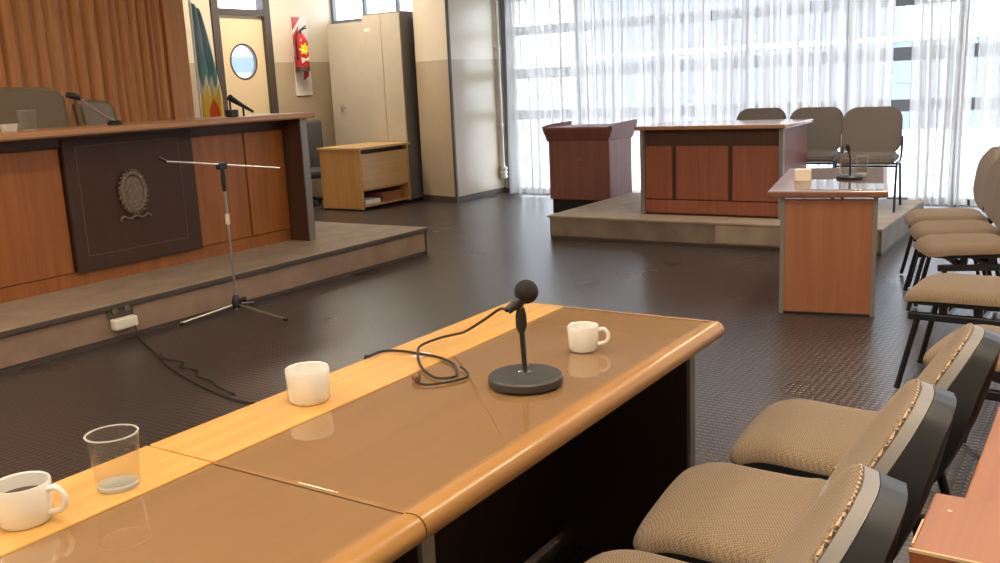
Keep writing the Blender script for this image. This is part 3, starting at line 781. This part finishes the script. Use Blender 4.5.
# ------------------------------------------------------------------ tweed shell chairs
PROF = smooth_path([(0, .25, .425), (0, .235, .448), (0, .17, .468), (0, .06, .462), (0, -.06, .460), (0, -.14, .495), (0, -.20, .575), (0, -.255, .655), (0, -.295, .73), (0, -.315, .788)], 5)
NP = len(PROF)
UC = .50      # crease between seat and backrest
def prof_at(u):
    f = u * (NP - 1); i = min(int(f), NP - 2); t = f - i
    p = PROF[i].lerp(PROF[i + 1], t); d = (PROF[i + 1] - PROF[i]).normalized()
    n = Vector((0, -d.z, d.y)) * -1   # up / forward normal
    n = Vector((0, d.z, -d.y))
    if n.z < 0 and u < .3: n = -n
    return p, n
def halfw(u):
    w = .232
    if u < .12: w *= (1 - (1 - u / .12) ** 2.6 * .13)
    if u > UC: w = .232 + .006 * math.sin(PI * (u - UC) / (1 - UC))
    if u > .60:
        t = min(1, (u - .60) / .402); w *= max(0.0, 1 - t ** 2.4) ** .5
    return w
def surf(u, v, off, ws=1.0):
    p, _ = prof_at(u)
    # stable normal: finite difference
    a, _ = prof_at(max(0, u - .02)); b, _ = prof_at(min(1, u + .02)); d = (b - a).normalized()
    n = Vector((0, d.z, -d.y)); 
    if n.dot(Vector((0, .5, 1))) < 0: n = -n
    w = halfw(u) * ws
    wing = (.040 * max(0, (u - UC) / (1 - UC)) ** .6 * (halfw(u) / .238) ** 2 if u > UC else 0) * abs(v) ** 2.2 - (.012 * abs(v) ** 3 if u < UC else 0)
    q = p + n * (off + wing); q.x = w * v
    return q
def slab(u0, u1, lo, hi, ws=1.0, nu=26, nv=22, crown=0.0, bulge=None):
    bm = NB(); A = []; B = []
    for i in range(nu + 1):
        u = u0 + (u1 - u0) * i / nu
        eu = min(1, min(i, nu - i) / 2.0)
        ra, rb = [], []
        for j in range(nv + 1):
            v = -1 + 2 * j / nv
            v = math.copysign(1 - (1 - abs(v)) ** 1.35, v)
            ev = max(0, 1 - abs(v) ** 9) ** .5
            h = hi if crown == 0 else lo + (hi - lo) * (.35 + .65 * ev * math.sqrt(eu)) + crown * ev * eu
            ra.append(bm.verts.new(surf(u, v, lo - (bulge(u) if bulge else 0), ws))); rb.append(bm.verts.new(surf(u, v, h, ws)))
        A.append(ra); B.append(rb)
    for i in range(nu):
        for j in range(nv):
            bm.faces.new((A[i][j], A[i + 1][j], A[i + 1][j + 1], A[i][j + 1]))
            bm.faces.new((B[i][j], B[i][j + 1], B[i + 1][j + 1], B[i + 1][j]))
    for i in range(nu):
        bm.faces.new((A[i][0], B[i][0], B[i + 1][0], A[i + 1][0])); bm.faces.new((A[i][nv], A[i + 1][nv], B[i + 1][nv], B[i][nv]))
    for j in range(nv):
        bm.faces.new((A[0][j], A[0][j + 1], B[0][j + 1], B[0][j])); bm.faces.new((A[nu][j], B[nu][j], B[nu][j + 1], A[nu][j + 1]))
    return bm
def make_shell_chair():
    g = thing('shell_chair', 'x', 'chair')
    obj('seat', slab(.0, UC, .0, .024, 1.0, 22, 20, .012), 'tweed', g, True)
    obj('backrest', slab(UC + .004, .985, .026, .032, .97, 22, 20, .012), 'tweed', g, True)
    obj('edging', slab(UC - .02, 1.0, .001, .0255, 1.0, 22, 16), 'grey_shell', g, True, 'grey edge band round the backrest')
    sh = slab(.02, 1.0, -.02, -.0005, 1.0, 34, 16, 0, lambda u: .065 * math.exp(-((u - .62) / .22) ** 2) + (.02 if u > .5 else 0))
    obj('shell', sh, 'black', g, True, 'black plastic shell')
    e = [surf(u, -.985, .030, .97) for u in [UC + (.985 - UC) * k / 20 for k in range(21)]]
    e += [surf(.985, v, .031, .97) for v in [-.9 + 1.8 * k / 10 for k in range(11)]]
    e += [surf(u, .985, .030, .97) for u in [.985 - (.985 - UC) * k / 20 for k in range(21)]]
    obj('welting', tube(NB(), e, .0035, 6), 'welt', g, True)
    for s in (-1, 1):
        obj('side_rail', box(NB(), s * .235, s * .21, -.24, .19, .345, .38, .006), 'blackm', g)
        obj('leg', tube(NB(), [(s * .222, .15, .362), (s * .228, .235, .008)], .013, 10), 'blackm', g, True)
        obj('leg', tube(NB(), [(s * .222, -.20, .362), (s * .228, -.30, .008)], .013, 10), 'blackm', g, True)
    for yy in (.10, -.08):
        obj('spacer', box(NB(), -.215, -.17, yy - .02, yy + .02, .38, .436, .003), 'blackm', g)
        obj('spacer', box(NB(), .17, .215, yy - .02, yy + .02, .38, .436, .003), 'blackm', g)
        obj('crossbar', box(NB(), -.21, .21, yy - .015, yy + .015, .35, .378, .003), 'blackm', g)
    return g
s0 = make_shell_chair(); GS = 'brown tweed shell chairs in the row facing the tables'
s0.location = (1.99, .60, 0); s0.rotation_euler = (0, 0, R(6))
s0['label'] = 'brown tweed shell chair nearest the camera with its whole seat in view'; s0['group'] = GS
dup(s0, (2.54, .57, 0), R(3), 'brown tweed shell chair second in the near row, past the table corner', GS)
dup(s0, (3.62, .24, 0), R(-8), 'brown tweed shell chair third in the near row, pushed back toward the frame edge', GS)
dup(s0, (1.47, .60, 0), R(6), 'brown tweed shell chair of which only a seat corner shows at the bottom edge', GS)

def make_padded():
    g = thing('padded_chair', 'x', 'chair')
    def dome(w, d, r, z0, z1, n=5):
        bm = NB(); rings = []
        for k in range(n + 1):
            a = k / n * PI / 2
            ins = .055 * (1 - math.cos(a)); zz = z0 + (z1 - z0) * math.sin(a)
            rings.append([bm.verts.new((x, y, zz - .022 * max(0, (y - .08) / .15) ** 2)) for x, y in rrect(w - 2 * ins, d - 2 * ins, max(.02, r - ins * .6), 6)])
        for a, b in zip(rings, rings[1:]):
            m_ = len(a)
            for q in range(m_): bm.faces.new((a[q], a[(q + 1) % m_], b[(q + 1) % m_], b[q]))
        bm.faces.new(rings[0][::-1]); bm.faces.new(rings[-1]); return bm
    obj('seat', dome(.47, .48, .10, .43, .478), 'tweed', g, True)
    bm = NB(); prism(bm, rrect(.44, .45, .09, 6), 'z', .405, .429); obj('seat_pan', bm, 'black', g)
    t = NB(); prism(t, rrect(.44, .42, .17, 8, 0, .69), 'y', -.03, .02)
    bmesh.ops.bevel(t, geom=[e for e in t.edges if abs(e.verts[0].co.y - e.verts[1].co.y) < 1e-5], offset=.015, segments=2, affect='EDGES')
    for v in t.verts: v.co.y += -.25 + .05 * (v.co.x / .22) ** 2 - .14 * (v.co.z - .58)
    obj('backrest', t, 'glare_fab', g, True)
    t = NB(); prism(t, rrect(.45, .43, .17, 8, 0, .69), 'y', -.048, -.031)
    for v in t.verts: v.co.y += -.25 + .05 * (v.co.x / .22) ** 2 - .14 * (v.co.z - .58)
    obj('back_shell', t, 'black', g, True)
    obj('back_support', tube(NB(), [(0, -.12, .395), (0, -.25, .40), (0, -.29, .46), (0, -.315, .62)], .022, 10, 5), 'blackm', g, True)
    for s in (-1, 1):
        obj('side_rail', box(NB(), s * .225, s * .195, -.22, .20, .335, .37, .006), 'blackm', g)
        obj('leg', tube(NB(), [(s * .21, .16, .352), (s * .222, .235, .008)], .013, 10), 'blackm', g, True)
        obj('leg', tube(NB(), [(s * .21, -.18, .352), (s * .222, -.26, .008)], .013, 10), 'blackm', g, True)
        for yy in (.06, -.08): obj('spacer', box(NB(), s * .20, s * .17, yy - .018, yy + .018, .37, .405, .003), 'blackm', g)
    for yy in (.06, -.08): obj('crossbar', box(NB(), -.195, .195, yy - .015, yy + .015, .34, .367, .003), 'blackm', g)
    return g
p0 = make_padded(); GP = 'padded chairs standing beyond the tweed shell chairs'
p0['group'] = GP; p0['label'] = 'tan padded chair with slanting black legs, standing apart behind the side desk'
p0.location = (4.66, .545, 0); p0.rotation_euler = (0, 0, R(-3))
dup(p0, (5.86, .71, 0), R(24), 'nearest of three overlapping padded seats by the platform, its back at the frame edge', GP)
dup(p0, (6.38, .84, 0), R(18), 'middle of the three overlapping padded seats by the platform', GP)
dup(p0, (6.92, .97, 0), R(16), 'farthest of the three overlapping padded seats by the platform', GP)

# ------------------------------------------------------------------ wooden rail behind the chairs
g = thing('barrier_rail', 'varnished orange wood barrier with square post cap at the lower right corner', 'barrier', (1.40, 0, 0))
cap = obj('post_cap', box(NB(), 0, .225, -.07, .222, .70, .75, .004), 'rail', g)
obj('post', box(NB(), .02, .205, -.05, .20, 0, .70, .003), 'rail', g)
obj('top_rail', box(NB(), .225, 1.30, .04, .185, .69, .72, .004), 'rail', g)
obj('lower_rail', box(NB(), .205, 1.30, .10, .14, .10, .20, .003), 'rail', g)
obj('post', box(NB(), 1.30, 1.38, .04, .20, 0, .72, .003), 'rail', g)
for k in range(1, 4): obj('baluster', box(NB(), .27 * k + .2, .27 * k + .24, .10, .14, .20, .69), 'rail', g)
bm = NB()
box(bm, -.0008, .003, .12, .2225, .746, .7508); box(bm, .02, .11, .2195, .2226, .7475, .7508)
obj('worn_edge', bm, 'raw_wood', cap)
bm = NB(); 
for (a, b, r_) in ((.10, .10, .006), (.125, .085, .004), (.16, .19, .004), (.08, .03, .004)):
    lathe(bm, [(0, 0), (r_, 0), (r_ * .8, .0008), (0, .0006)], 7, (a, b, .7501))
obj('chip', bm, 'raw_wood', cap)

# ------------------------------------------------------------------ foreground tables
def table(label, x0, x1, yf0, rx=True):
    g = thing('meeting_table', label, 'table', (x0, .93, 0), 0)
    W = x1 - x0; D = .725
    r_ = .026
    # core
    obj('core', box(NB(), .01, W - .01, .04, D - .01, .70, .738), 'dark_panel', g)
    obj('center_panel', box(NB(), 0, W - (.014 if rx else .001), .045, .525, .738, .7455), 'tabletop', g)
    obj('far_border', box(NB(), 0, W, .526, D, .712, .7500, .003), 'honey', g)
    # rounded nosing along the near edge
    outl = [(.045, .7475)]
    for k in range(13):
        a = R(90 + 180 * k / 12); outl.append((r_ + r_ * math.cos(a) * 1.0, .7235 + .026 * math.sin(a)))
    outl += [(.045, .6975)]
    bm = NB(); prism(bm, outl, 'x', 0, W)
    if rx:
        pass
    obj('nosing', bm, 'nosing', g, True)
    if rx:
        bm = NB(); outl2 = []
        for k in range(13):
            a = R(90 - 180 * k / 12); outl2.append((W - .004 + .012 * math.cos(a), .7235 + .026 * math.sin(a)))
        outl2 += [(W - .014, .6975), (W - .014, .7495)]
        t = NB(); prism(t, outl2, 'y', .022, .5255); merge(bm, t)
        lathe(bm, [(0, -.026)] + [(.026 * math.cos(R(a)), .026 * math.sin(R(a))) for a in range(-80, 81, 16)] + [(0, .026)], 24, (W - .010, .026, .7235))
        obj('end_edging', bm, 'nosing', g, True)
    obj('glass_sheet', box(NB(), .002, W - (.016 if rx else .002), .052, .520, .7460, .7506, .0008), 'sheet', g)
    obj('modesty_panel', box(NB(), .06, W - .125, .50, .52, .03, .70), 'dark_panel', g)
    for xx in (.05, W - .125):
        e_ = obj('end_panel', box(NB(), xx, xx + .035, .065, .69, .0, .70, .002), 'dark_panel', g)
        obj('edge_strip', box(NB(), xx - .001, xx + .036, .055, .065, .0, .70), 'steel_edge', e_)
    return g
table('nearer right long table with rounded golden edge, carrying the round based microphone', 1.152, 2.572, 0)
table('left long table cut off by the frame, carrying the drinking glass and coffee cup', -.34, 1.1475, 0, False)

# cups
TG = .7506
def cup(label, loc, r, h, handle=None, coffee=False, taper=.93):
    g = thing('coffee_cup', label, 'cup', loc)
    t = .004; bm = NB()
    lathe(bm, [(0, .004), (r * taper * .8, .004), (r * taper * .8, 0), (r * taper * .88, 0), (r * taper, .008), (r, h - .003), (r - .0015, h), (r - t, h - .002), (r * taper - t, .012), (0, .008)], 44)
    obj('body', bm, 'china', g, True)
    if handle is not None:
        a = handle; ca, sa = math.cos(a), math.sin(a)
        pts = [(r * .92, h * .80), (r * 1.32, h * .84), (r * 1.58, h * .60), (r * 1.42, h * .32), (r * .92, h * .22)]
        bm = NB(); tube(bm, [(q * ca, q * sa, z) for q, z in pts], .0055, 10, 6); obj('handle', bm, 'china', g, True)
    if coffee:
        bm = NB(); lathe(bm, [(0, h * .62), (r - t - .001, h * .62), (r - t - .001, h * .64), (0, h * .64)], 36); obj('coffee', bm, 'coffee', g)
    return g
cup('white china cup with its handle to the right, near the table end', (2.150, 1.165, TG), .042, .066, R(-68))
cup('white china cup with no handle showing, on the yellow border strip', (1.512, 1.545, .7505), .051, .080, R(60))
cup('white china cup of dark coffee at the left edge', (.815, 1.540, .7505), .048, .072, R(-62), True)
tumbler('drinking_glass', 'empty clear drinking glass on the yellow border near the coffee cup', (.985, 1.522, .7505), .039, .047, .104)

# microphone on the table
g = thing('table_microphone', 'black foam ball microphone on a heavy round dark grey base', 'microphone', (1.838, 1.155, TG))
bm = NB(); lathe(bm, [(0, 0), (.086, 0), (.089, .004), (.089, .018), (.085, .022), (0, .023)], 56); obj('base', bm, 'base_grey', g, True)
bm = NB(); lathe(bm, [(0, .023), (.016, .023), (.016, .028), (.009, .031), (0, .031)], 24); obj('collar', bm, 'chrome', g, True)
obj('stem', tube(NB(), [(0, 0, .028), (-.003, .004, .145)], .0062, 12), 'black', g, True)
obj('stem_chrome', tube(NB(), [(.004, -.004, .03), (.001, .0, .145)], .004, 10), 'chrome', g, True)
obj('clamp', tube(NB(), [(-.003, .004, .125), (-.002, .004, .14), (-.002, .004, .165), (-.003, .003, .185)], .01, 12, 0, rs=[.008, .0135, .013, .009]), 'black', g, True)
obj('microphone_body', tube(NB(), [(-.030, .022, .182), (-.008, .006, .198), (.006, -.004, .212)], .013, 14, 0, rs=[.010, .013, .016]), 'black', g, True)
bm = NB(); bmesh.ops.create_uvsphere(bm, u_segments=28, v_segments=18, radius=.0285); bmesh.ops.translate(bm, verts=list(bm.verts), vec=(.010, -.006, .221)); obj('windscreen', bm, 'foam', g, True)

cz_ = .7555
pts = [(1.86, 1.668, .60), (1.845, 1.664, .74), (1.84, 1.645, .757), (1.90, 1.645, cz_), (1.92, 1.60, cz_), (1.92, 1.54, cz_), (1.915, 1.475, cz_), (1.885, 1.405, cz_), (1.83, 1.35, .757), (1.785, 1.325, .758), (1.765, 1.36, cz_), (1.785, 1.41, .757),
       (1.83, 1.465, .758), (1.885, 1.515, .764), (1.95, 1.555, .768), (2.03, 1.55, .770), (2.03, 1.50, .785), (1.985, 1.43, .812), (1.90, 1.31, .875), (1.84, 1.22, .925), (1.806, 1.178, .932)]
tag(obj('microphone_cable', tube(NB(), pts, .0036, 8, 8), 'cable', smooth=True), 'black cable looping on the table and rising to the ball microphone', 'cable')
pts = [(1.775, 1.425, .7556), (1.72, 1.385, .7556), (1.71, 1.36, .7556), (1.735, 1.33, .7556), (1.80, 1.30, .7556), (1.84, 1.33, .7575), (1.86, 1.36, .7575)]
g = thing('loose_cable', 'short dark cable end with brown plug lying by the cable loop', 'cable', (0, 0, 0))
obj('wire', tube(NB(), pts, .003, 8, 6), 'cable', g, True)
obj('plug', tube(NB(), [(1.722, 1.390, .7595), (1.735, 1.41, .7595)], .008, 10), 'brown_plug', g, True)
g = tag(obj('paper_tag', box(NB(), 1.90, 1.95, 1.52, 1.55, .7503, .7512), 'paper'), 'small white tag lying under the cable on the yellow border', 'tag')

# ------------------------------------------------------------------ ceiling lamps
for i, (xx, yy) in enumerate([(-1.2, .6), (1.4, .6), (4.2, .2), (-1.2, 3.4), (1.4, 3.4), (7.4, 1.6), (1.2, 6.6), (8.6, 8.3)]):
    g = thing('ceiling_lamp', 'fluorescent ceiling lamp above the room', 'lamp', (xx, yy, CE), 0, 'ceiling lamps')
    obj('housing', box(NB(), -.65, .65, -.16, .16, -.07, 0, .004), 'paper', g)
    obj('diffuser', box(NB(), -.62, .62, -.14, .14, -.085, -.07), 'tube', g)

# ------------------------------------------------------------------ world, camera, colour
w = bpy.data.worlds.new('World'); scene.world = w; w.use_nodes = True
b = w.node_tree.nodes['Background']; b.inputs['Color'].default_value = (.86, .93, 1.0, 1); b.inputs['Strength'].default_value = 5

fw = Vector((0.81686404, 0.53989802, -0.20308441)); r = Vector((0.54294391, -0.83854198, -0.04537914)); u = Vector((0.19479491, 0.07319485, 0.97810912))
cam = bpy.data.cameras.new('Camera'); co = bpy.data.objects.new('Camera', cam); C.objects.link(co)
cam.sensor_width = 36; cam.lens = 950 / 1000 * 36; cam.clip_start = .02
mt = Matrix((( r.x, u.x, -fw.x, 0), (r.y, u.y, -fw.y, 0), (r.z, u.z, -fw.z, 1.45), (0, 0, 0, 1)))
co.matrix_world = mt
scene.camera = co
scene.view_settings.view_transform = 'Standard'; scene.view_settings.look = 'None'
scene.view_settings.gamma = 1; scene.view_settings.use_curve_mapping = False
scene.view_settings.exposure = .5
